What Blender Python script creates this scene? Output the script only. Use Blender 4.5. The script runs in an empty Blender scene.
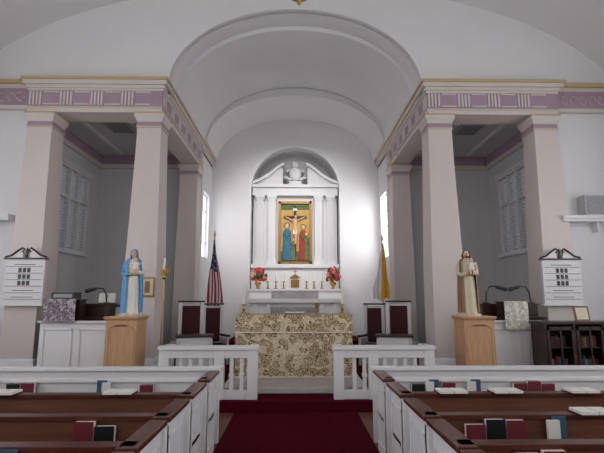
import bpy, math, random
from mathutils import Matrix, Vector
random.seed(4)
sc=bpy.context.scene
sc.view_settings.view_transform='Standard'

def lin(c):
    c=c/255.0
    return c/12.92 if c<=0.04045 else ((c+0.055)/1.055)**2.4
def rgb(r,g,b): return (lin(r),lin(g),lin(b),1)
def mat(name,c,rough=0.6,var=0.06,scale=3.0,metal=0.0,bump=0.0,emit=0.0,stretch=None,spec=None):
    m=bpy.data.materials.new(name); m.use_nodes=True
    nt=m.node_tree; N=nt.nodes; L=nt.links
    b=N['Principled BSDF']
    col=rgb(*c)
    b.inputs['Roughness'].default_value=rough
    b.inputs['Metallic'].default_value=metal
    if spec is not None: b.inputs['Specular IOR Level'].default_value=spec
    tc=N.new('ShaderNodeTexCoord'); mp=N.new('ShaderNodeMapping')
    L.new(tc.outputs['Object'],mp.inputs['Vector'])
    if stretch: mp.inputs['Scale'].default_value=stretch
    nz=N.new('ShaderNodeTexNoise'); nz.inputs['Scale'].default_value=scale; nz.inputs['Detail'].default_value=5
    L.new(mp.outputs['Vector'],nz.inputs['Vector'])
    cr=N.new('ShaderNodeValToRGB')
    cr.color_ramp.elements[0].position=0.3; cr.color_ramp.elements[1].position=0.7
    cr.color_ramp.elements[0].color=tuple(x*(1-var) for x in col[:3])+(1,)
    cr.color_ramp.elements[1].color=tuple(min(1,x*(1+var)) for x in col[:3])+(1,)
    L.new(nz.outputs['Fac'],cr.inputs['Fac']); L.new(cr.outputs['Color'],b.inputs['Base Color'])
    if bump>0:
        bp=N.new('ShaderNodeBump'); bp.inputs['Strength'].default_value=bump; bp.inputs['Distance'].default_value=0.01
        n2=N.new('ShaderNodeTexNoise'); n2.inputs['Scale'].default_value=scale*12
        L.new(mp.outputs['Vector'],n2.inputs['Vector'])
        L.new(n2.outputs['Fac'],bp.inputs['Height']); L.new(bp.outputs['Normal'],b.inputs['Normal'])
    if emit>0:
        b.inputs['Emission Color'].default_value=col; b.inputs['Emission Strength'].default_value=emit
    return m
def tapestry(name,cols,scale=9):
    m=bpy.data.materials.new(name); m.use_nodes=True
    nt=m.node_tree; N=nt.nodes; L=nt.links; b=N['Principled BSDF']; b.inputs['Roughness'].default_value=0.9
    b.inputs['Specular IOR Level'].default_value=0.1
    tc=N.new('ShaderNodeTexCoord')
    nz=N.new('ShaderNodeTexNoise'); nz.inputs['Scale'].default_value=5; nz.inputs['Detail'].default_value=3
    L.new(tc.outputs['Object'],nz.inputs['Vector'])
    mx=N.new('ShaderNodeMixRGB'); mx.inputs[0].default_value=0.14
    L.new(tc.outputs['Object'],mx.inputs[1]); L.new(nz.outputs['Color'],mx.inputs[2])
    vo=N.new('ShaderNodeTexVoronoi'); vo.inputs['Scale'].default_value=scale; vo.feature='F1'
    L.new(mx.outputs[0],vo.inputs['Vector'])
    cr=N.new('ShaderNodeValToRGB'); cr.color_ramp.interpolation='CONSTANT'
    e=cr.color_ramp.elements
    pos=[0,0.18,0.28,0.36,0.48,0.58]
    while len(e)<len(cols): e.new(0.5)
    for i,c in enumerate(cols):
        e[i].position=pos[i]; e[i].color=rgb(*c)
    L.new(vo.outputs['Distance'],cr.inputs['Fac'])
    n3=N.new('ShaderNodeTexNoise'); n3.inputs['Scale'].default_value=30; n3.inputs['Detail'].default_value=2
    L.new(tc.outputs['Object'],n3.inputs['Vector'])
    c2=N.new('ShaderNodeValToRGB'); c2.color_ramp.elements[0].position=0.47; c2.color_ramp.elements[1].position=0.55
    L.new(n3.outputs['Fac'],c2.inputs['Fac'])
    m2=N.new('ShaderNodeMixRGB'); L.new(c2.outputs['Color'],m2.inputs[0])
    m2.inputs[1].default_value=rgb(*cols[2]); m2.inputs[2].default_value=rgb(*cols[-1])
    m3=N.new('ShaderNodeMixRGB'); m3.inputs[0].default_value=0.3
    L.new(cr.outputs['Color'],m3.inputs[1]); L.new(m2.outputs[0],m3.inputs[2])
    L.new(m3.outputs[0],b.inputs['Base Color'])
    return m

M={}
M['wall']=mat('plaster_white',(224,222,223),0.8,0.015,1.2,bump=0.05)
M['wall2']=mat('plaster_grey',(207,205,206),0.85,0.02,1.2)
M['vault']=mat('plaster_vault',(221,219,220),0.85,0.02,0.8)
M['cream']=mat('column_cream',(210,200,194),0.6,0.02,2)
M['creamd']=mat('trim_tan',(198,184,170),0.6,0.03,2)
M['gold']=mat('cornice_gold',(190,168,124),0.45,0.06,4)
M['mauve']=mat('frieze_mauve',(166,142,158),0.7,0.05,4)
M['white']=mat('painted_wood_white',(222,220,221),0.45,0.02,3)
M['carpet']=mat('carpet_burgundy',(76,12,28),0.95,0.12,14,bump=0.4,spec=0.03)
M['woodfl']=mat('floor_wood',(96,60,42),0.5,0.2,4,stretch=(1,8,1))
M['mahog']=mat('mahogany_cap',(80,38,28),0.3,0.2,5,stretch=(1,6,6))
M['pewb']=mat('pew_back_brown',(112,70,52),0.4,0.2,4,stretch=(0.6,6,8))
M['dark']=mat('dark_wood',(52,30,25),0.35,0.2,5,stretch=(6,6,1))
M['oak']=mat('oak_pedestal',(190,148,110),0.5,0.12,5,stretch=(6,6,0.8))
M['marble']=mat('marble_grey',(196,192,190),0.35,0.12,5)
M['marbled']=mat('marble_panel',(150,144,146),0.3,0.25,7)
M['burg']=mat('burgundy_fabric',(68,26,32),0.9,0.1,10)
M['black']=mat('black_metal',(22,22,25),0.4,0.1,10)
M['brass']=mat('brass',(190,150,84),0.3,0.08,10,metal=0.85)
M['candle']=mat('candle_wax',(240,236,222),0.5,0.02,5)
M['glass']=mat('window_daylight',(250,250,255),0.5,0.02,2,emit=2.8)
M['glassR']=mat('window_daylight_bright',(250,250,254),0.5,0.02,2,emit=7.0)
M['glassN']=mat('window_daylight_nave',(245,247,252),0.5,0.02,2,emit=5.5)
M['louver']=mat('louver_grey',(186,184,184),0.6,0.04,3)
M['pane']=mat('pane_dim',(165,168,174),0.4,0.08,3,emit=0.4)
M['spk']=mat('speaker_grille',(150,150,152),0.7,0.08,20)
M['skin']=mat('statue_skin',(222,182,152),0.6,0.04,10)
M['blue']=mat('mantle_blue',(88,152,204),0.6,0.1,8)
M['stwhite']=mat('robe_white',(230,226,216),0.6,0.06,8)
M['stbrown']=mat('robe_brown',(142,104,70),0.6,0.12,8)
M['stcream']=mat('robe_cream',(208,194,168),0.6,0.08,8)
M['hair']=mat('hair_brown',(84,56,38),0.7,0.1,20)
M['red']=mat('hymnal_red',(104,22,34),0.6,0.1,10)
M['flagred']=mat('flag_red',(160,26,44),0.8,0.06,10)
M['flagblue']=mat('flag_blue',(34,42,98),0.8,0.06,10)
M['flagwhite']=mat('flag_white',(232,228,228),0.8,0.04,10)
M['flagyel']=mat('flag_yellow',(226,176,60),0.8,0.06,10)
M['page']=mat('book_page',(224,220,212),0.7,0.04,10)
M['bkblue']=mat('book_blue',(50,84,110),0.6,0.1,10)
M['green']=mat('leaf_green',(54,82,48),0.7,0.2,20)
M['flr1']=mat('petal_red',(200,66,58),0.7,0.15,20)
M['flr2']=mat('petal_pink',(230,150,140),0.7,0.1,20)
M['pgold']=mat('painting_gold',(196,154,78),0.55,0.22,6)
M['frameg']=mat('gilt_frame',(150,116,62),0.4,0.1,8,metal=0.5)
M['pblue']=mat('paint_blue',(52,104,130),0.7,0.2,12)
M['pred']=mat('paint_red',(150,52,44),0.7,0.2,12)
M['pgreen']=mat('paint_green',(92,108,66),0.7,0.3,10)
M['pink']=mat('paint_flesh',(214,172,132),0.7,0.1,10)
M['cloth']=tapestry('altar_tapestry',[(128,50,42),(216,198,166),(96,74,52),(208,184,142),(120,94,66),(226,210,180)],9)
M['cloth2']=tapestry('organ_tapestry',[(96,60,84),(170,160,165),(84,70,90),(140,126,130),(60,52,66),(190,182,184)],16)
M['cloth3']=tapestry('lectern_cloth',[(170,160,140),(226,222,214),(150,140,120),(214,208,196),(190,180,160),(232,228,222)],18)
M['linen']=mat('altar_linen',(222,212,194),0.85,0.03,8)

class MB:
    def __init__(s): s.v=[];s.f=[];s.m=[];s.sm=[];s.mats=[];s.T=Matrix.Identity(4)
    def mi(s,k):
        if k not in s.mats: s.mats.append(k)
        return s.mats.index(k)
    def add(s,vs,fs,k,smooth=False):
        o=len(s.v); i=s.mi(k)
        for p in vs: s.v.append(tuple(s.T@Vector(p)))
        for f in fs:
            s.f.append(tuple(o+a for a in f)); s.m.append(i); s.sm.append(smooth)
    def box(s,x0,x1,y0,y1,z0,z1,k):
        x0,x1=min(x0,x1),max(x0,x1); y0,y1=min(y0,y1),max(y0,y1); z0,z1=min(z0,z1),max(z0,z1)
        v=[(x0,y0,z0),(x1,y0,z0),(x1,y1,z0),(x0,y1,z0),(x0,y0,z1),(x1,y0,z1),(x1,y1,z1),(x0,y1,z1)]
        s.add(v,[(3,2,1,0),(4,5,6,7),(0,1,5,4),(1,2,6,5),(2,3,7,6),(3,0,4,7)],k)
    def rings(s,R,k,cap=True,closed=True,smooth=True):
        n=len(R[0]); vs=[p for r in R for p in r]; fs=[]
        for i in range(len(R)-1):
            for j in range(n if closed else n-1):
                a=i*n+j;b=i*n+(j+1)%n
                fs.append((a,b,b+n,a+n))
        if cap:
            fs.append(tuple(range(n))[::-1]); fs.append(tuple((len(R)-1)*n+j for j in range(n)))
        s.add(vs,fs,k,smooth)
    def lathe(s,cx,cy,prof,k,n=16):
        s.rings([[(cx+r*math.cos(2*math.pi*j/n),cy+r*math.sin(2*math.pi*j/n),z) for j in range(n)] for r,z in prof],k)
    def sq(s,cx,cy,prof,k):
        s.rings([[(cx-r,cy-r,z),(cx+r,cy-r,z),(cx+r,cy+r,z),(cx-r,cy+r,z)] for r,z in prof],k,smooth=False)
    def tube(s,path,rad,k,n=8):
        P=[Vector(p) for p in path]; R=[]
        if not isinstance(rad,(list,tuple)): rad=[rad]*len(P)
        for i,p in enumerate(P):
            d=(P[min(i+1,len(P)-1)]-P[max(i-1,0)]).normalized()
            u=d.cross(Vector((0,0,1)) if abs(d.z)<0.9 else Vector((1,0,0))).normalized(); w=d.cross(u)
            R.append([tuple(p+u*rad[i]*math.cos(2*math.pi*j/n)+w*rad[i]*math.sin(2*math.pi*j/n)) for j in range(n)])
        s.rings(R,k)
    def ell(s,c,rx,ry,rz,k,n=12,h=8):
        R=[]
        for i in range(h+1):
            a=-math.pi/2+math.pi*i/h; ca=max(math.cos(a),0.02)
            R.append([(c[0]+rx*ca*math.cos(2*math.pi*j/n),c[1]+ry*ca*math.sin(2*math.pi*j/n),c[2]+rz*math.sin(a)) for j in range(n)])
        s.rings(R,k)
    def obj(s,name,bevel=0.0):
        xs=[p[0] for p in s.v];ys=[p[1] for p in s.v];zs=[p[2] for p in s.v]
        o=Vector(((min(xs)+max(xs))/2,(min(ys)+max(ys))/2,min(zs)))
        me=bpy.data.meshes.new(name)
        me.from_pydata([tuple(Vector(p)-o) for p in s.v],[],s.f)
        for k in s.mats: me.materials.append(M[k])
        for p,i,sm in zip(me.polygons,s.m,s.sm): p.material_index=i; p.use_smooth=sm
        me.update()
        try: me.set_sharp_from_angle(angle=math.radians(50))
        except Exception: pass
        ob=bpy.data.objects.new(name,me); ob.location=o; sc.collection.objects.link(ob)
        if bevel>0:
            b=ob.modifiers.new('bevel','BEVEL'); b.width=bevel; b.segments=2; b.limit_method='ANGLE'
        return ob
def sheet(mb,xs,lo,hi,y0,y1,k):
    n=len(xs); vs=[]; fs=[]
    for x in xs:
        vs+=[(x,y0,lo(x)),(x,y0,hi(x)),(x,y1,hi(x)),(x,y1,lo(x))]
    for i in range(n-1):
        a=i*4;b=a+4
        fs+=[(a,b,b+1,a+1),(a+2,b+2,b+3,a+3),(a+3,b+3,b,a),(a+1,b+1,b+2,a+2)]
    fs+=[(0,1,2,3),((n-1)*4+3,(n-1)*4+2,(n-1)*4+1,(n-1)*4)]
    mb.add(vs,fs,k)
def vault(mb,a,b,z0,y0,y1,k,th=0.12,n=48):
    R=[]
    for A,B in ((a,b),(a+th,b+th)):
        for y in (y0,y1):
            R.append([(A*math.cos(math.pi*j/n),y,z0+B*math.sin(math.pi*j/n)) for j in range(n+1)])
    r=[R[0],R[1],R[3],R[2],R[0]]
    mb.rings(r,k,cap=False,closed=False)
    for e in (0,n): mb.add([R[0][e],R[1][e],R[3][e],R[2][e]],[(0,1,2,3)],k)
def lerp(a,b,n): return [a+(b-a)*i/n for i in range(n+1)]

# ================= SHELL =================
CZ=0.16
YF=9.25
NA,NB,NZ=7.3,3.2,5.55
AA,AB,AZ=2.75,1.80,6.33
m=MB(); m.box(-7.3,7.3,-2,7.4,-0.1,0,'woodfl'); m.obj('floor')
m=MB(); m.box(-0.93,0.97,-1.9,7.39,0,0.012,'carpet'); m.obj('aisle_carpet')
m=MB(); m.box(-7.3,7.3,7.4,15.2,0.0,CZ,'carpet'); m.obj('floor_chancel')
m=MB(); m.box(-2.6,2.6,12.3,14.8,CZ,0.42,'carpet'); m.box(-1.9,1.9,12.9,14.8,0.42,0.58,'carpet'); m.obj('floor_sanctuary')
m=MB(); m.box(-1.25,1.25,8.02,10.3,CZ,0.255,'marble'); m.obj('altar_platform',0.01)

hiN=lambda x: NZ+NB*math.sqrt(max(0,1-(x/NA)**2))
hiA=lambda x: AZ+AB*math.sqrt(max(0,1-(x/AA)**2))
m=MB()
th=[math.pi*i/48 for i in range(49)]
sheet(m,[-AA*math.cos(t) for t in th],hiA,hiN,YF,YF+0.15,'wall')
for s in (-1,1):
    sheet(m,[s*x for x in lerp(AA,5.6,8)],lambda x:6.1,hiN,YF,YF+0.15,'wall')
    sheet(m,[s*x for x in lerp(5.6,7.3,16)],lambda x:CZ,hiN,YF,YF+0.15,'wall')
m.obj('wall_front')
m=MB(); vault(m,NA,NB,NZ,-2,YF,'vault'); m.obj('ceiling_nave')
m=MB()
vault(m,AA,AB,AZ,YF+0.1,YF+0.65,'wall',0.3)
vault(m,AA-0.09,AB-0.10,AZ,YF+0.65,12.9,'vault',0.3)
vault(m,AA-0.14,AB-0.34,AZ,12.9,14.85,'wall',0.3)
m.obj('ceiling_chancel')
wn=1
for s,nm in ((-1,'left'),(1,'right')):
    m=MB(); X0,X1=s*7.3,s*7.5
    ys=[-2,-0.5,1.0,2.6,4.1,5.7,7.2,YF+0.1]
    for i in range(0,7,2): m.box(X0,X1,ys[i],ys[i+1],0,NZ+0.3,'wall')
    for i in range(1,7,2):
        m.box(X0,X1,ys[i],ys[i+1],0,1.5,'wall'); m.box(X0,X1,ys[i],ys[i+1],5.0,NZ+0.3,'wall')
    m.obj('wall_'+nm)
    for i in range(1,7,2):
        w=MB(); a,b=ys[i],ys[i+1]
        w.box(s*7.40,s*7.42,a,b,1.5,5.0,'glassN')
        for z in lerp(1.5,4.95,6): w.box(s*7.36,s*7.43,a,b,z,z+0.05,'white')
        for y in lerp(a,b-0.05,4): w.box(s*7.36,s*7.43,y,y+0.05,1.5,5.0,'white')
        w.box(s*7.22,s*7.42,a-0.05,b+0.05,1.44,1.5,'white')
        w.obj('window_%d'%wn); wn+=1
NR=1.47; NSP=5.34; YB=14.8
arcN=lambda x: NSP+math.sqrt(max(0,NR*NR-x*x))
hiB=lambda x: AZ+(AB-0.2)*math.sqrt(max(0,1-(x/(AA+0.15))**2))
m=MB()
sheet(m,[-NR*math.cos(t) for t in th],arcN,hiB,YB,YB+0.15,'wall')
for s in (-1,1):
    sheet(m,[s*x for x in lerp(NR,2.85,8)],lambda x:0.1,hiB,YB,YB+0.15,'wall')
m.box(-NR,NR,YB,YB+0.15,0.1,1.7,'wall')
m.obj('wall_back')
m=MB()
n=40
inner=[(NR,z) for z in (1.7,3.0,4.2)]+[(NR*math.cos(math.pi*j/n),NSP+NR*math.sin(math.pi*j/n)) for j in range(n+1)]+[(-NR,z) for z in (4.2,3.0,1.7)]
outer=[(x*1.1,z) if z<NSP else (x*1.1,NSP+(z-NSP)*1.1) for x,z in inner]
m.rings([[(x,YB+0.1,z) for x,z in inner],[(x,YB+1.1,z) for x,z in inner],[(x,YB+1.1,z) for x,z in outer],[(x,YB+0.1,z) for x,z in outer]],'wall',cap=False,closed=False)
m.box(-1.7,1.7,YB+1.05,YB+1.15,1.6,7.1,'wall')
m.box(-1.6,1.6,YB+0.1,YB+1.1,1.5,1.7,'wall')
m.obj('wall_niche')
m=MB()
tr=[(x,z) for x,z in inner]; to=[(x*1.07,z) if z<NSP else (x*1.07,NSP+(z-NSP)*1.07) for x,z in inner]
m.rings([[(x,YB,z) for x,z in tr],[(x,YB-0.04,z) for x,z in tr],[(x,YB-0.04,z) for x,z in to],[(x,YB,z) for x,z in to]],'white',cap=False,closed=False)
m.obj('trim_1')
WX=2.78
for s,nm,g in ((-1,'chancel_left','glass'),(1,'chancel_right','glassR')):
    m=MB(); a,b=s*WX,s*(WX+.24)
    m.box(a,b,13.3,13.5,CZ,AZ+0.05,'wall'); m.box(a,b,14.45,14.85,CZ,AZ+0.05,'wall')
    m.box(a,b,13.5,14.45,CZ,3.0,'wall'); m.box(a,b,13.5,14.45,5.0,AZ+0.05,'wall')
    m.obj('wall_'+nm)
    w=MB(); w.box(s*(WX+.14),s*(WX+.16),13.5,14.45,3.0,5.0,g)
    for z in lerp(3.0,4.96,4): w.box(s*(WX+.10),s*(WX+.17),13.5,14.45,z,z+0.04,'white')
    for y in lerp(13.5,14.41,2): w.box(s*(WX+.10),s*(WX+.17),y,y+0.04,3.0,5.0,'white')
    w.obj('window_%d'%wn); wn+=1
for s,nm in ((-1,'side_room_left'),(1,'side_room_right')):
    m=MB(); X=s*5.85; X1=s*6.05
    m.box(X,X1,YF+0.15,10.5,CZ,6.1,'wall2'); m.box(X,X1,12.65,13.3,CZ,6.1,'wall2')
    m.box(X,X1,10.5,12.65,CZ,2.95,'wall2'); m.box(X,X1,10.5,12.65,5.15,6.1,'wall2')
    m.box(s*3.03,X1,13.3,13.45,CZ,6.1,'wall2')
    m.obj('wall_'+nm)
    w=MB()
    w.box(s*5.96,s*5.98,10.5,12.65,2.95,5.15,'pane')
    for y in lerp(10.5,12.59,4): w.box(s*5.82,s*5.97,y,y+0.06,2.95,5.15,'white')
    for z in (2.95,4.3,5.09): w.box(s*5.83,s*5.97,10.5,12.65,z,z+0.06,'white')
    for i in range(27):
        z=3.03+i*0.078
        w.add([(s*5.86,10.5,z),(s*5.86,12.65,z),(s*5.90,12.65,z+0.055),(s*5.90,10.5,z+0.055)],[(0,1,2,3)],'louver')
    w.box(s*5.76,s*5.85,10.4,12.75,2.88,2.95,'white'); w.box(s*5.80,s*5.85,10.4,12.75,5.15,5.25,'white')
    w.obj('window_%d'%wn); wn+=1
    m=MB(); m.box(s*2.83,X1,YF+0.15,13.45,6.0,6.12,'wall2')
    m.box(s*3.25,s*5.4,9.65,9.75,5.9,6.0,'creamd')
    m.box(s*3.6,s*3.7,9.75,13.0,5.95,6.0,'wall'); m.box(s*5.1,s*5.2,9.75,13.0,5.95,6.0,'wall')
    m.box(s*4.1,s*4.7,10.6,11.3,5.97,6.0,'louver')
    for i in range(8): m.box(s*4.15,s*4.65,10.65+i*0.08,10.68+i*0.08,5.955,5.97,'spk')
    m.obj('ceiling_'+nm)
    m=MB()
    m.box(s*5.78,s*5.85,9.7,13.3,5.6,5.72,'cream'); m.box(s*5.80,s*5.85,9.7,13.3,5.72,6.0,'mauve')
    m.box(s*3.25,s*5.78,13.22,13.3,5.6,5.72,'cream'); m.box(s*3.25,s*5.78,13.24,13.3,5.72,6.0,'mauve')
    m.obj('trim_2' if s<0 else 'trim_3')
m=MB()
m.box(5.80,5.85,9.75,10.35,CZ,2.45,'white')
m.box(5.77,5.80,9.83,10.27,CZ+0.05,2.38,'dark')
m.obj('door_1')

# ================= ENTABLATURES =================
def fr_x(m,x0,x1,y):
    x=x0+0.02
    while x<x1-0.3:
        for i in range(4):
            if x+i*0.07+0.035<x1: m.box(x+i*0.07,x+i*0.07+0.038,y-0.02,y,5.76,6.06,'cream')
        x+=0.27
        if x+0.32<x1:
            for (a,b,c,d) in ((0.02,0.34,5.76,5.79),(0.02,0.34,6.03,6.06)): m.box(x+a,x+b,y-0.018,y,c,d,'cream')
        x+=0.37
def fr_y(m,y0,y1,xf,s):
    y=y0+0.02
    while y<y1-0.3:
        for i in range(4):
            m.box(xf,xf-s*0.02,y+i*0.07,y+i*0.07+0.038,5.76,6.06,'cream')
        y+=0.27
        for c,d in ((5.76,5.79),(6.03,6.06)): m.box(xf,xf-s*0.018,y+0.02,min(y+0.34,y1),c,d,'cream')
        y+=0.37
tn=4
for s in (-1,1):
    m=MB()
    xi=s*2.80; xo=s*5.60
    def L(d,z0,z1,k):
        m.box(xi-s*d,xo+s*d,9.07-d,9.63+d*0.3,z0,z1,k)
        m.box(xi-s*d,s*3.3,9.63,14.79,z0,z1,k)
    L(0.0,5.6,5.72,'cream'); L(0.015,5.69,5.725,'creamd')
    L(-0.005,5.725,6.09,'mauve'); L(0.02,6.07,6.12,'cream')
    L(0.05,6.12,6.19,'cream'); L(0.10,6.19,6.28,'cream'); L(0.13,6.28,6.34,'gold')
    fr_x(m,min(xi,xo),max(xi,xo),9.075)
    fr_y(m,9.1,14.6,s*2.805,s)
    m.box(s*5.6,s*7.28,9.18,YF,5.78,6.16,'mauve'); m.box(s*5.6,s*7.28,9.15,YF,5.70,5.78,'cream')
    m.box(s*5.6,s*7.28,9.13,YF,6.16,6.24,'cream'); m.box(s*5.6,s*7.28,9.05,YF,6.24,6.32,'gold')
    for i in range(9):
        cx=s*(5.82+i*0.2)
        if abs(cx)>7.2: continue
        m.tube([(cx+0.08*math.cos(t),9.175,5.97+0.09*math.sin(t)*(1 if i%2 else -1)) for t in lerp(0,4.6,10)],0.014,'creamd',6)
    m.obj('trim_%d'%tn); tn+=1

def column(cx,cy,name,zb=CZ,h0=0.325,h1=0.25):
    m=MB()
    m.sq(cx,cy,[(h0+0.07,zb),(h0+0.07,zb+0.3),(h0+0.04,zb+0.33),(h0+0.03,zb+0.42),(h0,zb+0.46)],'white')
    m.sq(cx,cy,[(h0,zb+0.46),(h0-0.01,2.4),(h1+0.01,4.6),(h1,5.3)],'cream')
    m.sq(cx,cy,[(h1+0.02,5.27),(h1+0.02,5.31)],'creamd')
    m.sq(cx,cy,[(h1+0.008,5.31),(h1+0.008,5.40)],'mauve')
    m.sq(cx,cy,[(h1+0.015,5.40),(h1+0.02,5.44),(h1+0.06,5.50),(h1+0.06,5.58)],'cream')
    m.sq(cx,cy,[(h1+0.07,5.57),(h1+0.07,5.60)],'gold')
    m.obj(name,0.006)
for cx,cy in ((-3.05,9.34),(3.05,9.34),(-5.32,9.34),(5.30,9.34)): column(cx,cy,'square_column')
for cx in (-3.07,3.07): column(cx,13.0,'square_column',h0=0.30,h1=0.25)

# ================= REREDOS =================
m=MB(); y=15.08
m.box(-1.44,1.44,y,y+0.5,1.7,2.75,'white')
m.box(-1.46,1.46,y-0.1,y+0.5,2.75,2.87,'white')
m.box(-1.42,1.42,y+0.15,y+0.5,2.87,5.25,'white')
for x0,x1 in ((-1.35,-1.03),(-0.95,-0.62),(0.62,0.95),(1.03,1.35)):
    m.box(x0,x1,y-0.03,y+0.2,2.87,3.0,'white')
    m.box(x0+0.04,x1-0.04,y,y+0.2,3.0,5.05,'white')
    for i in range(4):
        xx=x0+0.065+i*0.052; m.box(xx,xx+0.028,y-0.015,y,3.05,5.0,'white')
    m.box(x0+0.02,x1-0.02,y-0.02,y+0.2,5.05,5.12,'white'); m.box(x0,x1,y-0.04,y+0.2,5.12,5.2,'white')
m.box(-1.44,1.44,y-0.03,y+0.5,5.2,5.33,'white'); m.box(-1.44,1.44,y-0.01,y+0.5,5.33,5.48,'white')
m.box(-1.46,1.46,y-0.1,y+0.5,5.48,5.58,'white')
for s in (-1,1):
    pts=[(1.44,5.60),(1.2,5.70),(0.9,5.88),(0.62,6.12),(0.42,6.25),(0.34,6.22),(0.38,6.14)]
    R=[]
    for (px,pz) in pts:
        R.append([(s*px,y-0.12,pz-0.02),(s*px,y+0.3,pz-0.02),(s*px,y+0.3,pz+0.08),(s*px,y-0.12,pz+0.08)])
    m.rings(R,'white',smooth=False)
    m.add([(s*1.44,y+0.02,5.58),(s*1.2,y+0.02,5.70),(s*0.9,y+0.02,5.88),(s*0.62,y+0.02,6.12),(s*0.42,y+0.02,6.2),(s*0.42,y+0.02,5.58)],[(0,1,2,3,4,5)],'white')
m.box(-0.2,0.2,y-0.05,y+0.2,5.58,5.70,'white')
m.ell((0,y,5.95),0.2,0.1,0.26,'white'); m.ell((0,y-0.03,6.28),0.1,0.1,0.12,'white')
for s in (-1,1): m.tube([(s*0.15,y,5.75),(s*0.34,y,5.85),(s*0.30,y,6.05),(s*0.18,y,6.1)],[0.05,0.06,0.05,0.03],'white')
m.obj('reredos')
m=MB(); y0=15.03
m.box(-0.53,0.53,y0+0.1,y0+0.19,2.88,4.98,'pgold')
for a in ((-0.56,-0.48,2.88,5.0),(0.48,0.56,2.88,5.0)): m.box(a[0],a[1],y0+0.02,y0+0.19,a[2],a[3],'frameg')
m.box(-0.56,0.56,y0+0.02,y0+0.19,2.88,2.96,'frameg'); m.box(-0.56,0.56,y0+0.02,y0+0.19,4.92,5.0,'frameg')
m.box(-0.48,0.48,y0+0.09,y0+0.1,2.96,3.3,'pgreen')
m.box(-0.48,0.48,y0+0.09,y0+0.1,4.72,4.92,'pgreen')
m.box(-0.04,0.04,y0+0.05,y0+0.09,3.1,4.85,'dark'); m.box(-0.38,0.38,y0+0.05,y0+0.09,4.42,4.50,'dark')
m.box(-0.07,0.07,y0+0.04,y0+0.06,4.68,4.76,'page')
yy=y0+0.04
m.tube([(0,yy,3.55),(0.02,yy,3.75),(0,yy,4.0),(0,yy,4.2),(0,yy,4.38),(0,yy,4.42)],[0.025,0.04,0.065,0.07,0.08,0.03],'pink')
m.box(-0.07,0.07,yy-0.05,yy,3.88,4.03,'page')
for s in (-1,1): m.tube([(s*0.06,yy,4.33),(s*0.2,yy,4.40),(s*0.34,yy,4.47)],[0.03,0.025,0.018],'pink')
m.ell((0.02,yy,4.48),0.045,0.04,0.06,'pink'); m.ell((0.02,yy+0.01,4.5),0.052,0.04,0.06,'hair')
def painted_figure(x,z0,h,k,k2):
    R=[]
    for t,w in ((0,.13),(.2,.125),(.5,.11),(.7,.11),(.8,.09),(.85,.03)):
        R.append([(x+w*math.cos(a)*h,y0+0.07+0.03*math.sin(a),z0+t*h) for a in lerp(0,2*math.pi*11/12,11)])
    m.rings(R,k); m.ell((x,y0+0.06,z0+h*0.92),0.055*h,0.03,0.075*h,'pink')
    m.ell((x,y0+0.075,z0+h*0.94),0.075*h,0.03,0.085*h,k2)
    m.tube([(x-0.08*h,y0+0.05,z0+.75*h),(x,y0+0.03,z0+.6*h),(x+0.08*h,y0+0.03,z0+.68*h)],[.03*h,.03*h,.02*h],k2)
painted_figure(-0.27,3.0,1.25,'pblue','pblue'); painted_figure(0.27,3.0,1.2,'pred','pgreen')
painted_figure(-0.06,3.0,0.75,'pgreen','pred'); painted_figure(0.38,3.0,0.95,'pgreen','stbrown')
m.obj('crucifixion_painting')

# ================= HIGH ALTAR =================
m=MB()
m.box(-1.35,1.35,13.7,14.4,0.58,1.62,'white'); m.box(-1.45,1.45,13.62,14.42,1.62,1.74,'white')
m.box(-0.72,0.72,13.66,13.7,1.1,1.5,'marbled')
for x in (-1.25,-0.85,0.75,1.15): m.box(x,x+0.12,13.66,13.7,0.7,1.6,'white')
m.box(-1.42,1.42,14.15,14.78,1.74,2.0,'white'); m.box(-1.45,1.45,14.1,14.78,1.98,2.04,'white')
m.box(-0.72,0.72,14.12,14.16,1.76,1.95,'marbled')
m.obj('high_altar',0.008)
m=MB()
m.box(-0.18,0.18,14.2,14.5,2.04,2.36,'white'); m.lathe(0,14.35,[(0.19,2.36),(0.15,2.42),(0.06,2.48),(0.01,2.5)],'brass')
m.box(-0.13,0.13,14.18,14.2,2.08,2.32,'frameg'); m.box(-0.012,0.012,14.34,14.36,2.49,2.66,'brass'); m.box(-0.05,0.05,14.34,14.36,2.58,2.605,'brass')
m.obj('tabernacle')
def candlestick(x,y,z,h,hc,r=0.05,name='candlestick'):
    m=MB()
    m.lathe(x,y,[(r,z),(r,z+0.02),(r*.4,z+0.05),(r*.3,z+h*.3),(r*.55,z+h*.5),(r*.3,z+h*.6),(r*.3,z+h*.85),(r*.8,z+h*.95),(r*.8,z+h)],'brass',12)
    m.lathe(x,y,[(r*.38,z+h),(r*.38,z+h+hc),(r*.1,z+h+hc+0.01)],'candle',10)
    m.obj(name)
for x in (-0.85,-0.6,-0.36,0.36,0.6,0.85): candlestick(x,14.4,2.04,0.24,0.3,0.065)
AT=1.41
candlestick(-1.03,9.35,AT+.025,0.2,0.40,0.06); candlestick(0.96,9.35,AT+.025,0.2,0.38,0.06)
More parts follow.
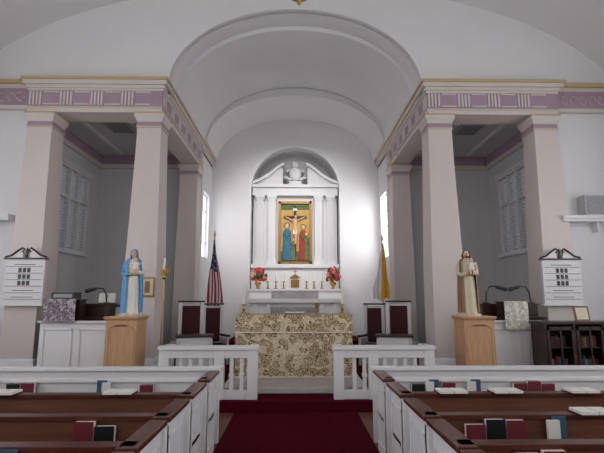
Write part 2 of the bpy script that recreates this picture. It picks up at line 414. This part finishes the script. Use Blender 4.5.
def flowers(x,y,z):
    m=MB()
    m.lathe(x,y,[(0.07,z),(0.08,z+0.02),(0.04,z+0.06),(0.10,z+0.16),(0.11,z+0.2),(0.08,z+0.26)],'brass',14)
    for i in range(80):
        a=random.uniform(0,6.28); e=random.uniform(-0.2,1.4); r=0.27*random.uniform(.6,1)
        p=Vector((x+r*math.cos(a)*math.cos(e)*0.95,y+r*math.sin(a)*math.cos(e)*.7,z+0.33+r*math.sin(e)*1.3))
        m.tube([(x,y,z+0.24),tuple(p)],[0.006,0.004],'green',4)
        k=random.choice(['flr1','flr2','flr1','flr2','flr1'])
        if i%5==0:
            m.ell(p,0.05,0.02,0.07,'green',6,4)
        else:
            for q in range(5):
                b=q*1.257+i; m.ell((p.x+0.028*math.cos(b),p.y-0.01,p.z+0.028*math.sin(b)),0.024,0.014,0.024,k,6,4)
            m.ell((p.x,p.y-0.022,p.z),0.012,0.01,0.012,'frameg',6,4)
    m.obj('flower_arrangement')
flowers(-1.16,14.35,2.04); flowers(1.2,14.35,2.04)

# ================= FRONT ALTAR =================
m=MB()
m.box(-1.1,1.06,9.05,9.85,0.255,AT-.05,'white')
m.box(-1.14,1.10,9.0,9.9,AT-.05,AT,'white')
def drape(x0,x1,yb,z0,z1,k,amp=0.012,nn=60):
    top=[];bot=[]
    for i in range(nn+1):
        x=x0+(x1-x0)*i/nn; w=amp*math.sin(i*0.9)+amp*.5*math.sin(i*2.3)
        top.append((x,yb,z1)); bot.append((x,yb+w-0.015,z0))
    m.rings([top,bot],k,cap=False,closed=False)
drape(-1.145,1.105,8.975,0.28,AT+.01,'cloth'); drape(-1.15,1.11,8.955,1.12,AT+.015,'cloth',0.006)
drape(-1.15,1.11,8.95,1.095,1.12,'linen',0.004)
drape(-1.145,1.105,8.96,0.262,0.295,'linen')
for s,x in ((-1,-1.15),(1,1.11)):
    m.add([(x,8.96,0.28),(x,9.9,0.28),(x,9.9,AT+.01),(x,8.96,AT+.01)],[(0,1,2,3)],'cloth')
m.box(-1.155,1.115,8.95,9.92,AT+.01,AT+.025,'cloth')
m.obj('draped_altar')
b=AT+.025
m=MB(); m.box(-0.2,0.2,9.3,9.6,b,b+.02,'burg'); m.box(-0.19,0.0,9.31,9.59,b+.02,b+.045,'page'); m.box(0.005,0.19,9.31,9.59,b+.02,b+.045,'page'); m.obj('missal_book')
m=MB(); m.lathe(0.45,9.45,[(0.05,b),(0.045,b+.01),(0.012,b+.035),(0.012,b+.105),(0.03,b+.125),(0.05,b+.205),(0.052,b+.225)],'brass',14); m.obj('chalice')

# ================= COMMUNION RAIL =================
def rail(xa,xb,posts,name):
    m=MB(); a,b=min(xa,xb),max(xa,xb); y=7.62
    m.box(a,b,y-0.05,y+0.05,CZ,CZ+0.14,'white'); m.box(a-0.03,b+0.03,y-0.10,y+0.10,0.93,0.99,'white')
    m.box(a,b,y-0.06,y+0.06,0.80,0.93,'white')
    for p in posts: m.box(p-0.08,p+0.08,y-0.075,y+0.075,CZ,0.93,'white')
    x=a+0.16
    while x<b-0.1:
        if min(abs(x-p) for p in posts)>0.1:
            m.box(x-0.03,x+0.03,y-0.03,y+0.03,CZ+0.1,0.85,'white')
            m.box(x-0.04,x+0.04,y-0.04,y+0.04,0.5,0.56,'white')
        x+=0.165
    for p in (xa,xb):
        q=p+(0.07 if p==a else -0.07)
        m.box(q-0.07,q+0.07,y,y+.36,0.87,0.985,'white'); m.box(q-0.05,q+0.05,y,y+.36,CZ,CZ+0.14,'white')
        m.box(q-0.06,q+0.06,y+.26,y+.36,CZ,0.9,'white'); m.box(q-0.025,q+0.025,y+.14,y+.19,CZ+.1,0.9,'white')
    m.obj(name,0.005)
rail(-2.17,-0.61,[-2.10,-1.22,-0.68],'communion_rail')
rail(2.25,0.64,[2.18,1.27,0.71],'communion_rail')

# ================= CHAIRS =================
def chair(x,y,rot,z=CZ,h=1.45,w=0.5):
    m=MB(); m.T=Matrix.Translation((x,y,z))@Matrix.Rotation(rot,4,'Z')
    k='white'
    for s in (-1,1):
        m.box(s*w/2-0.045,s*w/2+0.035,0.18,0.28,0,h,k)
        m.box(s*w/2-0.03,s*w/2+0.03,-0.28,-0.22,0,0.68,k)
        m.box(s*w/2-0.025,s*w/2+0.025,-0.25,0.25,0.08,0.62,k)
        m.box(s*w/2-0.045,s*w/2+0.045,-0.32,0.26,0.66,0.71,'dark')
    m.box(-w/2,w/2,-0.26,0.25,0.36,0.42,k)
    m.box(-w/2+0.03,w/2-0.03,-0.26,0.17,0.42,0.49,'burg')
    m.box(-w/2,w/2,0.23,0.27,0.45,h-0.05,'white')
    m.box(-w/2+0.05,w/2-0.05,0.19,0.23,0.52,h-0.10,'burg')
    m.box(-w/2-0.05,w/2+0.05,0.17,0.30,h-0.02,h+0.02,'dark')
    m.box(-w/2,w/2,-0.26,-0.22,0.1,0.36,k)
    m.obj('clergy_chair',0.006)
chair(-2.34,10.6,0.35,h=1.52); chair(-1.98,11.6,0.5,h=1.45,w=.46)
chair(2.36,10.6,-0.35,h=1.52); chair(1.90,11.4,-0.5,h=1.45,w=.46)
def desk(x,y,rot):
    m=MB(); m.T=Matrix.Translation((x,y,CZ))@Matrix.Rotation(rot,4,'Z')
    m.box(-0.32,0.32,-0.03,0.03,0,0.82,'white'); m.box(-0.26,0.26,-0.045,-0.03,0.12,0.7,'white')
    for s in (-1,1): m.box(s*0.32-0.03,s*0.32+0.03,-0.03,0.4,0,0.8,'white')
    m.box(-0.38,0.38,-0.07,0.42,0.82,0.86,'dark'); m.box(-0.3,0.3,0.35,0.6,0.12,0.2,'burg')
    m.box(-0.3,0.3,0.36,0.58,0.0,0.12,'white')
    m.obj('prie_dieu',0.005)
desk(-2.0,9.35,0.25); desk(2.0,9.35,-0.25)

# ================= PEWS =================
def pew(s,Y,white=False):
    m=MB(); xa=0.94 if s<0 else 0.98
    A,B=s*xa,s*7.05
    kb='white' if white else 'pewb'; kc='mahog'
    m.box(A,B,Y,Y+0.045,0.08,0.86,kb)
    m.box(A,B,Y-0.03,Y+0.075,0.86,0.895,'white' if white else kc)
    m.box(A,B,Y+0.045,Y+0.45,0.40,0.44,kb); m.box(A+s*0.06,B,Y+0.08,Y+0.44,0.44,0.48,'burg')
    x=xa+0.15
    while x<6.0:
        for zz in (0.14,0.50): m.box(s*x,s*(x+1.0),Y-0.008,Y,zz,zz+0.012,kc if not white else 'white')
        x+=1.1
    for c in (1.6,3.1,4.6,6.1):
        m.box(s*(c-0.45),s*(c+0.45),Y-0.10,Y,0.60,0.615,kc); m.box(s*(c-0.45),s*(c+0.45),Y-0.105,Y-0.09,0.61,0.66,kc)
        for e in (-0.45,0.44): m.box(s*(c+e),s*(c+e+0.012),Y-0.10,Y,0.60,0.72,kc)
    for X in (A,B-s*0.06):
        m.box(X,X+s*0.06,Y-0.04,Y+0.53,0,0.86,'white')
        m.box(X-s*0.035,X+s*0.095,Y-0.07,Y+0.56,0.86,0.895,kc)
        m.box(X-s*0.02,X+s*0.08,Y-0.055,Y+0.545,0.83,0.86,'white')
    m.box(A-s*0.012,A,Y+0.03,Y+0.46,0.12,0.14,'white'); m.box(A-s*0.012,A,Y+0.03,Y+0.46,0.72,0.74,'white')
    m.box(A-s*0.012,A,Y+0.03,Y+0.05,0.12,0.74,'white'); m.box(A-s*0.012,A,Y+0.44,Y+0.46,0.12,0.74,'white')
    m.obj('pew',0.006)
rows=[(1.55,False),(2.2,False),(2.87,False),(3.56,False),(4.33,False),(5.12,True)]
for Y,w in rows:
    for s in (-1,1): pew(s,Y,w)
for s in (-1,1):
    m=MB(); A=s*(0.94 if s<0 else 0.98); B=s*7.05
    m.box(A,B,5.9,5.96,0.0,0.86,'white'); m.box(A-s*0.03,B,5.86,6.0,0.86,0.90,'white')
    for i in range(5):
        x=1.1+i
        for q in ((0,0.85,0.12,0.15),(0,0.85,0.72,0.75),(0,0.03,0.12,0.75),(0.82,0.85,0.12,0.75)):
            m.box(s*(x+q[0]),s*(x+q[1]),5.885,5.9,q[2],q[3],'white'); m.box(s*(x+q[0]),s*(x+q[1]),5.96,5.975,q[2],q[3],'white')
    m.obj('pew_partition',0.004)
def books(s,Y,xs):
    m=MB()
    for c,kinds in xs:
        x=c
        for k in kinds:
            h=random.uniform(0.16,0.2)
            if k=='open':
                m.box(s*(x),s*(x+0.27),Y-0.1,Y+0.09,0.897,0.905,'burg'); m.box(s*(x+0.01),s*(x+0.13),Y-0.09,Y+0.08,0.905,0.925,'page'); m.box(s*(x+0.14),s*(x+0.26),Y-0.09,Y+0.08,0.905,0.925,'page'); x+=0.3; continue
            if k=='flat':
                m.box(s*x,s*(x+0.09),Y-0.085,Y-0.06,0.617,0.617+0.25,'page'); m.box(s*(x+.05),s*(x+0.15),Y-0.06,Y-0.045,0.617,0.617+0.27,'bkblue'); x+=0.18; continue
            w=0.14
            m.box(s*x,s*(x+w),Y-0.085,Y-0.08,0.617,0.617+h+0.06,k); m.box(s*(x+0.003),s*(x+w-0.003),Y-0.08,Y-0.035,0.620,0.617+h+0.055,'page'); m.box(s*x,s*(x+w),Y-0.035,Y-0.03,0.617,0.617+h+0.06,k)
            x+=w+0.01
    m.obj('hymnals')
books(-1,5.12,[(1.5,['red']),(1.95,['flat']),(2.75,['red','black']),(4.3,['red','flat'])])
books(1,5.12,[(1.25,['black','flat','red']),(1.85,['flat']),(2.35,['red','red','red']),(4.3,['red'])])
books(-1,4.33,[(1.45,['open']),(2.5,['open']),(4.2,['flat'])])
books(1,4.33,[(1.3,['open']),(1.8,['open']),(2.5,['open']),(3.2,['flat'])])
books(-1,3.56,[(1.3,['black','red']),(2.3,['flat'])])
books(1,3.56,[(1.25,['red','black','red']),(1.85,['flat']),(2.1,['open'])])
books(-1,2.87,[(1.4,['red','flat'])]); books(1,2.87,[(1.3,['red','red'])])

# ================= STATUES =================
def figure(m,H,robe,mantle,veil,hairk,child=True):
    n=40
    def ring(z,rx,ry,fold,cy=0,ph=0):
        out=[]
        for j in range(n):
            a=2*math.pi*j/n; f=1+fold*math.sin(9*a+ph)+fold*.5*math.sin(5*a+1)
            out.append((rx*f*math.cos(a)*H,(cy+ry*f*math.sin(a))*H,z*H))
        return out
    prof=[(0.02,.13,.115,.09),(.06,.128,.11,.09),(.2,.12,.10,.08),(.38,.115,.095,.06),(.52,.105,.09,.04),(.61,.095,.08,.02),(.70,.105,.08,.015),(.78,.115,.075,.01),(.825,.10,.065,0),(.85,.05,.045,0),(.875,.034,.034,0),(.9,.032,.032,0)]
    m.rings([ring(*p,ph=p[0]*2) for p in prof[:-2]],robe)
    m.rings([ring(*p) for p in prof[-3:]],'skin')
    for s in (-1,1): m.ell((s*0.05*H,-0.115*H,0.025*H),0.028*H,0.05*H,0.02*H,'skin')
    m.tube([(0.098*math.cos(t)*H,0.083*math.sin(t)*H,0.605*H) for t in lerp(0,6.28,20)],0.008*H,'frameg')
    R=[]
    for z,rx,ry,fo in ((0.05,.155,.135,.06),(.2,.152,.13,.06),(.4,.15,.125,.045),(.55,.145,.118,.03),(.68,.14,.108,.02),(.78,.13,.095,.01),(.835,.11,.08,0),(.865,.07,.065,0)):
        row=[]
        op=(0.72-.1*z) if veil else .75+.1*z
        sh=0.25*(1-z)
        for j in range(n+1):
            a=-math.pi/2+op+sh+(2*math.pi-2*op)*j/n
            f=1+fo*math.sin(13*a+z*3)
            row.append((rx*f*math.cos(a)*H,ry*f*math.sin(a)*H,z*H))
        R.append(row)
    if veil:
        for z,rx,ry,cy in ((.90,.062,.062,.008),(.94,.058,.062,.01),(.975,.05,.056,.01),(1.0,.025,.03,.008)):
            row=[]
            for j in range(n+1):
                a=-math.pi/2+0.8+(2*math.pi-1.6)*j/n
                row.append((rx*math.cos(a)*H,(cy+ry*math.sin(a))*H,z*H))
            R.append(row)
        m.ell((0,0.012*H,.975*H),.05*H,.05*H,.028*H,mantle)
    m.rings(R,mantle,cap=False,closed=False)
    m.ell((0,-0.005*H,.932*H),.042*H,.05*H,.058*H,'skin',16,12)
    m.ell((0,0.012*H,.948*H),.049*H,.05*H,.052*H,hairk,16,10)
    m.tube([(0,-.053*H,.945*H),(0,-.066*H,.925*H)],[.004*H,.009*H],'skin',6)
    for s in (-1,1):
        m.ell((s*.016*H,-.051*H,.938*H),.007*H,.005*H,.004*H,'black',6,4); m.ell((s*.043*H,0,.93*H),.006*H,.01*H,.014*H,'skin',6,4)
        if not veil: m.tube([(s*.04*H,.01*H,.95*H),(s*.048*H,.02*H,.91*H),(s*.045*H,.03*H,.87*H)],[.015*H,.02*H,.012*H],hairk)
    m.ell((0,-.05*H,.908*H),.012*H,.006*H,.004*H,'red',6,4)
    if not veil: m.ell((0,-.038*H,.892*H),.026*H,.024*H,.026*H,hairk)
    def hand(p,d,s):
        p=Vector(p); d=Vector(d).normalized()
        m.tube([p,p+d*.03*H],[.014*H,.017*H],'skin',8)
        for q in range(4):
            o=Vector((0,0,(q-1.5)*.009*H)); L=[.026,.032,.03,.024][q]*H
            m.tube([p+d*.028*H+o,p+d*(.028*H+L*.6)+o,p+d*(.028*H+L)+o+Vector((0,.008*H,0))],[.0048*H,.0045*H,.003*H],'skin',5)
        m.tube([p+d*.01*H,p+d*.02*H+Vector((0,-.012*H,.018*H)),p+d*.035*H+Vector((0,-.014*H,.024*H))],[.006*H,.005*H,.004*H],'skin',5)
    for s in (-1,1):
        w=(s*.05*H,-.135*H,(.67 if s>0 else .62)*H)
        m.tube([(s*.10*H,0,.80*H),(s*.13*H,-.01*H,.72*H),(s*.135*H,-.03*H,.63*H),(s*.09*H,-.10*H,(.64 if s>0 else .61)*H),w],[.036*H,.04*H,.038*H,.034*H,.03*H],mantle if veil and s<0 else robe,10)
        hand(w,(-s,-.15,.12),s)
    if child:
        c=Vector((.045*H,-.145*H,.68*H))
        m.rings([[(c.x+r*H*math.cos(a),c.y+r*.8*H*math.sin(a),c.z+z*H) for a in lerp(0,2*math.pi*11/12,11)] for z,r in ((0,.04),(.03,.046),(.07,.038),(.10,.036),(.12,.014))],'stwhite')
        m.ell((c.x,c.y-.004*H,c.z+.152*H),.028*H,.030*H,.034*H,'skin'); m.ell((c.x,c.y+.006*H,c.z+.162*H),.031*H,.031*H,.03*H,'hair')
        for s in (-1,1):
            m.tube([(c.x+s*.03*H,c.y,c.z+.10*H),(c.x+s*.055*H,c.y-.02*H,c.z+.08*H),(c.x+s*.07*H,c.y-.035*H,c.z+.10*H)],[.013*H,.012*H,.008*H],'stwhite',6)
            m.ell((c.x+s*.072*H,c.y-.038*H,c.z+.107*H),.008*H,.008*H,.01*H,'skin',6,4)
            m.tube([(c.x+s*.02*H,c.y-.02*H,c.z+.01*H),(c.x+s*.022*H,c.y-.04*H,c.z-.04*H),(c.x+s*.02*H,c.y-.05*H,c.z-.07*H)],[.016*H,.013*H,.009*H],'skin',6)
    m.rings([ring(0,.18,.16,0),ring(0.03,.17,.15,0)],'creamd')
def pedestal(x,y,zt,w=0.25):
    m=MB()
    m.sq(x,y,[(w+.05,CZ),(w+.05,CZ+.12),(w+.01,CZ+.15)],'oak')
    m.sq(x,y,[(w,CZ+.15),(w,zt-.05)],'oak')
    m.sq(x,y,[(w+.01,zt-.06),(w+.03,zt-.03),(w+.03,zt)],'oak')
    z0,z1=CZ+.25,zt-.2
    for a,b,c,d in ((-w+.03,-w+.06,z0,z1),(w-.06,w-.03,z0,z1),(-w+.03,w-.03,z0,z0+.03)):
        m.box(x+a,x+b,y-w-.012,y-w,c,d,'oak')
    m.tube([(x+(w-.05)*math.cos(t),y-w-.004,z1-.02+.1*math.sin(t)) for t in lerp(0,math.pi,16)],.013,'oak',6)
    m.box(x-.10,x+.10,y-w-.008,y-w,zt-.16,zt-.14,'pewb')
    m.obj('statue_pedestal',0.004)
pedestal(-2.81,7.8,1.46); pedestal(3.02,7.8,1.46)
m=MB(); m.T=Matrix.Translation((-2.75,7.8,1.46))@Matrix.Rotation(0.25,4,'Z'); figure(m,1.12,'stwhite','blue',True,'hair'); m.obj('virgin_mary_statue')
m=MB(); m.T=Matrix.Translation((2.96,7.8,1.46))@Matrix.Rotation(-0.2,4,'Z'); figure(m,1.12,'stcream','stbrown',False,'hair'); m.obj('saint_joseph_statue')

# ================= FLAGS =================
def flag(x,y,kind,s,ztop=3.3,ln=1.85,wd=.30,off=.3):
    m=MB(); z0=0.42 if y>12.3 else CZ
    m.lathe(x,y,[(0.16,z0),(0.16,z0+.03),(0.05,z0+.08),(0.02,z0+.12)],'brass')
    m.tube([(x,y,z0+.1),(x,y,ztop)],0.016,'oak'); m.lathe(x,y,[(0.02,ztop),(0.035,ztop+.04),(0.005,ztop+.18)],'brass')
    nu,nv=27,30
    def P(u,v):
        spread=(0.07+wd*min(1,v*1.3))
        z=ztop-.08-v*ln-(abs(u-off)*0.35)*(1-v)+0.04*math.sin(u*9)
        xx=x+s*((u-off)*spread)+0.012*math.sin(v*9+u*4)
        yy=y-0.06-0.05*math.sin(u*14+v*3)*(0.3+v)
        return (xx,yy,z)
    for i in range(nu):
        for j in range(nv):
            u0,u1,v0,v1=i/nu,(i+1)/nu,j/nv,(j+1)/nv
            if kind=='us':
                k='flagred' if (i//3)%2==0 else 'flagwhite'
                if v0<0.40 and u0<0.7: k='flagwhite' if (i%4==1 and j%3==1) else 'flagblue'
            else: k='flagyel' if u0<0.5 else 'flagwhite'
            m.add([P(u0,v0),P(u1,v0),P(u1,v1),P(u0,v1)],[(0,1,2,3)],k,True)
    m.obj('american_flag' if kind=='us' else 'papal_flag')
flag(-2.17,12.2,'us',1,3.40,1.98,.36,.35)
flag(2.36,12.2,'papal',-1,3.3,1.5,.34,.35)

m=MB(); x,y=-2.50,8.75
m.lathe(x,y,[(0.13,CZ),(0.13,CZ+.03),(0.04,CZ+.09),(0.015,CZ+.16)],'brass')
m.tube([(x,y,CZ+.1),(x,y,2.1)],0.014,'brass'); m.lathe(x,y,[(0.014,2.1),(0.05,2.14),(0.03,2.2),(0.06,2.27),(0.06,2.3)],'brass')
m.lathe(x,y,[(0.022,2.3),(0.022,2.5),(0.004,2.52)],'candle')
for i in range(6):
    a=i*1.047; m.tube([(x+.03*math.cos(a),y+.03*math.sin(a),2.16),(x+.07*math.cos(a),y+.07*math.sin(a),2.24),(x+.055*math.cos(a),y+.055*math.sin(a),2.33)],.007,'brass',5)
m.obj('processional_torch')
m=MB(); m.box(-3.02,-2.74,8.985,9.01,1.78,2.16,'frameg'); m.box(-2.99,-2.77,8.975,8.985,1.81,2.13,'stcream'); m.box(-2.93,-2.83,8.97,8.975,1.86,2.08,'stbrown'); m.obj('framed_picture')

# ================= HYMN BOARDS =================
def hboard(x):
    m=MB(); y0,y1=8.92,8.99; w=0.38; z0,z1=1.64,2.5
    m.box(x-w,x+w,y0,y1,z0,z1,'white')
    m.box(x-w-.03,x+w+.03,y0-.02,y1,z1,z1+.035,'dark'); m.box(x-w-.03,x+w+.03,y0-.02,y1,z0-.03,z0,'white')
    for s in (-1,1):
        pts=[(w+.02,z1+.05),(w*.75,z1+.08),(w*.45,z1+.17),(w*.22,z1+.23),(w*.1,z1+.2),(w*.2,z1+.15)]
        m.tube([(x+s*a,y0+.01,b) for a,b in pts],.018,'dark',6)
        m.add([(x+s*w,y0+.02,z1+.03),(x+s*w*.75,y0+.02,z1+.08),(x+s*w*.45,y0+.02,z1+.17),(x+s*w*.22,y0+.02,z1+.22),(x+s*w*.15,y0+.02,z1+.03)],[(0,1,2,3,4)],'white')
    m.lathe(x,y0+.03,[(0.02,z1+.03),(0.03,z1+.08),(0.012,z1+.12),(0.025,z1+.16),(0.004,z1+.24)],'dark',10)
    for i in range(6):
        z=z0+.1+i*.125; m.box(x-w+.03,x+w-.03,y0-.012,y0,z-.012,z,'mauve')
    for i in range(2,5):
        z=z0+.11+i*.125
        for q in (-1,0,1): m.box(x+q*.085-.028,x+q*.085+.028,y0-.008,y0,z,z+.085,'black')
    for i in (0,1,5):
        z=z0+.13+i*.125; m.box(x-.2,x+.2,y0-.006,y0,z,z+.012,'black')
    m.obj('hymn_board')
hboard(-5.25); hboard(5.27)
for s in (-1,1):
    m=MB(); a,b=(5.72 if s<0 else 5.45,7.2)
    m.box(s*a,s*b,8.97,YF,3.36,3.42,'white'); m.box(s*a,s*b,9.0,YF,3.30,3.36,'white')
    for q in (6.2,6.7): m.box(s*q,s*(q+.05),9.1,YF,3.1,3.30,'white')
    m.obj('ledge_shelf')
m=MB(); m.box(5.92,6.4,8.99,YF-.01,3.42,3.85,'louver'); m.box(5.95,6.37,8.975,8.99,3.45,3.82,'spk'); m.obj('loudspeaker',0.01)

# ================= CHOIR AREAS =================
def halfwall(x0,x1,y,name,zt=1.32):
    m=MB(); m.box(x0,x1,y,y+.08,CZ,zt,'white'); m.box(x0-.03,x1+.03,y-.04,y+.12,zt,zt+.035,'white')
    m.box(x0,x1,y-.03,y,CZ,CZ+.16,'white')
    n=max(1,round((x1-x0)/.55)); w=(x1-x0)/n
    for i in range(n):
        a,b=x0+i*w+.06,x0+(i+1)*w-.06
        for q in ((a,b,.42,.45),(a,b,zt-.13,zt-.10),(a,a+.03,.42,zt-.1),(b-.03,b,.42,zt-.1)): m.box(q[0],q[1],y-.015,y,q[2],q[3],'white')
    m.obj(name,0.004)
halfwall(-4.52,-3.24,8.3,'choir_screen'); halfwall(3.45,4.5,8.35,'choir_screen')
halfwall(-7.2,-5.85,8.9,'choir_screen',1.3)
def console(x0,x1,y,name):
    m=MB()
    m.box(x0,x1,y,y+.75,CZ,1.36,'dark'); m.box(x0-.04,x1+.04,y-.02,y+.78,1.36,1.40,'dark')
    m.box(x0+.05,x1-.05,y+.1,y+.45,1.40,1.62,'dark'); m.box(x0+.02,x1-.02,y+.08,y+.47,1.62,1.65,'dark')
    for i in range(2): m.box(x0+.1,x1-.1,y+.5+i*.1,y+.6+i*.1,1.40,1.43-.02*i,'page')
    m.obj(name,0.005)
console(-4.65,-3.5,8.75,'organ_console')
console(3.58,4.75,8.75,'organ_console')
def fcloth(m,x0,x1,yb,z0,z1,k,depth):
    top=[];mid=[];bot=[]
    for i in range(25):
        x=x0+(x1-x0)*i/24; w=.008*math.sin(i*.9)
        top.append((x,yb+depth,z1)); mid.append((x,yb,z1)); bot.append((x,yb+w-.01,z0))
    m.rings([top,mid,bot],k,cap=False,closed=False)
m=MB(); m.box(-4.42,-3.92,8.45,8.70,CZ,1.72,'dark'); m.box(-4.46,-3.89,8.24,8.72,1.72,1.735,'dark'); fcloth(m,-4.46,-3.89,8.235,1.33,1.74,'cloth2',.48); m.obj('draped_music_cabinet')
m=MB(); m.box(3.82,4.18,8.47,8.70,CZ,1.68,'dark'); m.box(3.79,4.20,8.27,8.72,1.68,1.695,'dark'); fcloth(m,3.78,4.21,8.265,1.2,1.70,'cloth3',.45); m.obj('draped_lectern')
m=MB(); m.box(-4.42,-3.99,8.40,8.65,1.745,1.86,'black'); m.box(-4.38,-4.04,8.39,8.40,1.76,1.83,'spk')
for i in range(5): m.lathe(-4.34+i*.07,8.48,[(0.012,1.86),(0.012,1.88)],'louver',8)
m.obj('audio_mixer',0.006)
def lamp(x,y,z,s,h=.28):
    m=MB(); m.lathe(x,y,[(0.07,z),(0.07,z+.02),(0.015,z+.03)],'black')
    m.tube([(x,y,z+.02),(x+s*.02,y,z+h*.6),(x+s*.08,y,z+h*.95),(x+s*.2,y,z+h),(x+s*.28,y,z+h*.85)],.014,'black')
    m.tube([(x+s*.22,y,z+h*.95),(x+s*.42,y,z+h*.8)],[.03,.04],'black',10)
    m.obj('gooseneck_lamp')
lamp(-3.65,8.98,1.65,-1,.3); lamp(3.75,8.98,1.65,1,.34); lamp(4.66,9.02,1.65,-1,.34)
m=MB(); m.T=Matrix.Translation((-3.72,9.14,1.66))@Matrix.Rotation(-.25,4,'X'); m.box(-.16,.16,0,.02,0,.2,'page'); m.box(-.005,.005,-.004,0,0,.2,'dark'); m.T=Matrix.Identity(4); m.box(-3.88,-3.56,9.13,9.2,1.65,1.665,'dark'); m.obj('sheet_music')
for s in (-1,1):
    m=MB(); m.box(s*3.5,s*5.3,11.0,11.06,CZ,1.55,'white'); m.box(s*3.45,s*5.35,10.95,11.3,1.55,1.60,'dark')
    for i in range(4): m.box(s*(3.6+i*.43),s*(3.93+i*.43),10.985,11.0,.5,1.4,'white')
    m.obj('choir_stall',0.005)
m=MB(); x0,x1,y0,y1,zt=4.20,6.2,7.75,8.2,1.36
m.box(x0,x1,y1-.03,y1,CZ,zt,'dark'); m.box(x0,x1,y0,y1,CZ,CZ+.12,'dark'); m.box(x0-.03,x1+.03,y0-.03,y1,zt-.04,zt,'dark')
for x in lerp(x0,x1-.04,4): m.box(x,x+.04,y0,y1,CZ,zt-.04,'dark')
for z in (.55,.92): m.box(x0,x1,y0+.03,y1,z,z+.02,'dark')
w=(x1-x0)/4
for i in range(4):
    a,b=x0+i*w+.03,x0+(i+1)*w-.01
    for q in ((a,b,.3,.35),(a,b,1.22,1.28),(a,a+.045,.3,1.28),(b-.045,b,.3,1.28),((a+b)/2-.012,(a+b)/2+.012,.3,1.28)): m.box(q[0],q[1],y0-.02,y0,q[2],q[3],'dark')
    m.ell((b-.02,y0-.03,.8),.012,.012,.012,'brass')
    for z in (.57,.94,.28):
        x=a+.03
        while x<b-.08:
            t=random.uniform(.025,.05); h=random.uniform(.15,.22)
            m.box(x,x+t,y0+.12,y0+.3,z,z+h,random.choice(['red','dark','dark','stbrown','dark','pewb','bkblue'])); x+=t+.004
m.obj('bookcase',0.003)
m=MB(); m.T=Matrix.Translation((4.98,7.92,1.362))@Matrix.Rotation(-.2,4,'X')
m.box(-.13,.13,0,.02,0,.26,'pewb'); m.box(-.10,.10,-.005,0,.03,.23,'stcream'); m.box(-.03,.03,.02,.06,0.01,.15,'pewb'); m.obj('picture_frame')
m=MB(); m.lathe(5.55,7.95,[(0.05,1.36),(0.08,1.42),(0.05,1.5),(0.06,1.53)],'cloth3')
for i in range(10): m.tube([(5.55,7.95,1.5),(5.55+random.uniform(-.1,.1),7.95+random.uniform(-.06,.06),1.68+random.uniform(-.05,.05))],[.004,.012],'green',5)
m.obj('potted_plant')

m=MB(); x,y,z=0.05,6.0,5.95
m.lathe(x,y,[(0.01,z),(0.035,z+.03),(0.015,z+.06),(0.03,z+.09),(0.14,z+.14),(0.16,z+.16),(0.16,z+.19)],'brass')
for i in range(6):
    a=i*1.047; m.tube([(x+.15*math.cos(a),y+.15*math.sin(a),z+.18),(x+.15*math.cos(a),y+.15*math.sin(a),z+.6)],.01,'brass',6)
m.lathe(x,y,[(0.11,z+.2),(0.12,z+.4),(0.11,z+.58)],'candle'); m.lathe(x,y,[(0.17,z+.58),(0.17,z+.62),(0.06,z+.78),(0.02,z+.85)],'brass')
m.tube([(x,y,z+.8),(x,y,8.74)],.012,'brass',6); m.obj('pendant_lantern')

# ================= LIGHT =================
w=bpy.data.worlds.new('World'); sc.world=w; w.use_nodes=True
bg=w.node_tree.nodes['Background']; bg.inputs[0].default_value=(0.985,0.99,1.0,1); bg.inputs[1].default_value=0.85
# added fill lights behind the front arch, no fixtures there, washing the apse wall
for x in (-1.3,1.3):
    l=bpy.data.lights.new('apse_fill_light','AREA'); l.shape='DISK'; l.size=0.6; l.energy=22; l.color=(1,0.99,0.98); l.spread=math.radians(65)
    o=bpy.data.objects.new('apse_fill_light',l); sc.collection.objects.link(o)
    o.location=(x,10.0,7.2); d=Vector((x*.3,15.0,3.6))-Vector(o.location); o.rotation_euler=d.to_track_quat('-Z','Y').to_euler()

cam=bpy.data.cameras.new('Camera'); co=bpy.data.objects.new('Camera',cam); sc.collection.objects.link(co)
co.location=(0,0,1.75); co.rotation_euler=(math.radians(99),0,math.radians(-0.88))
cam.sensor_width=36; cam.lens=454/604*36; cam.clip_start=0.05
sc.camera=co
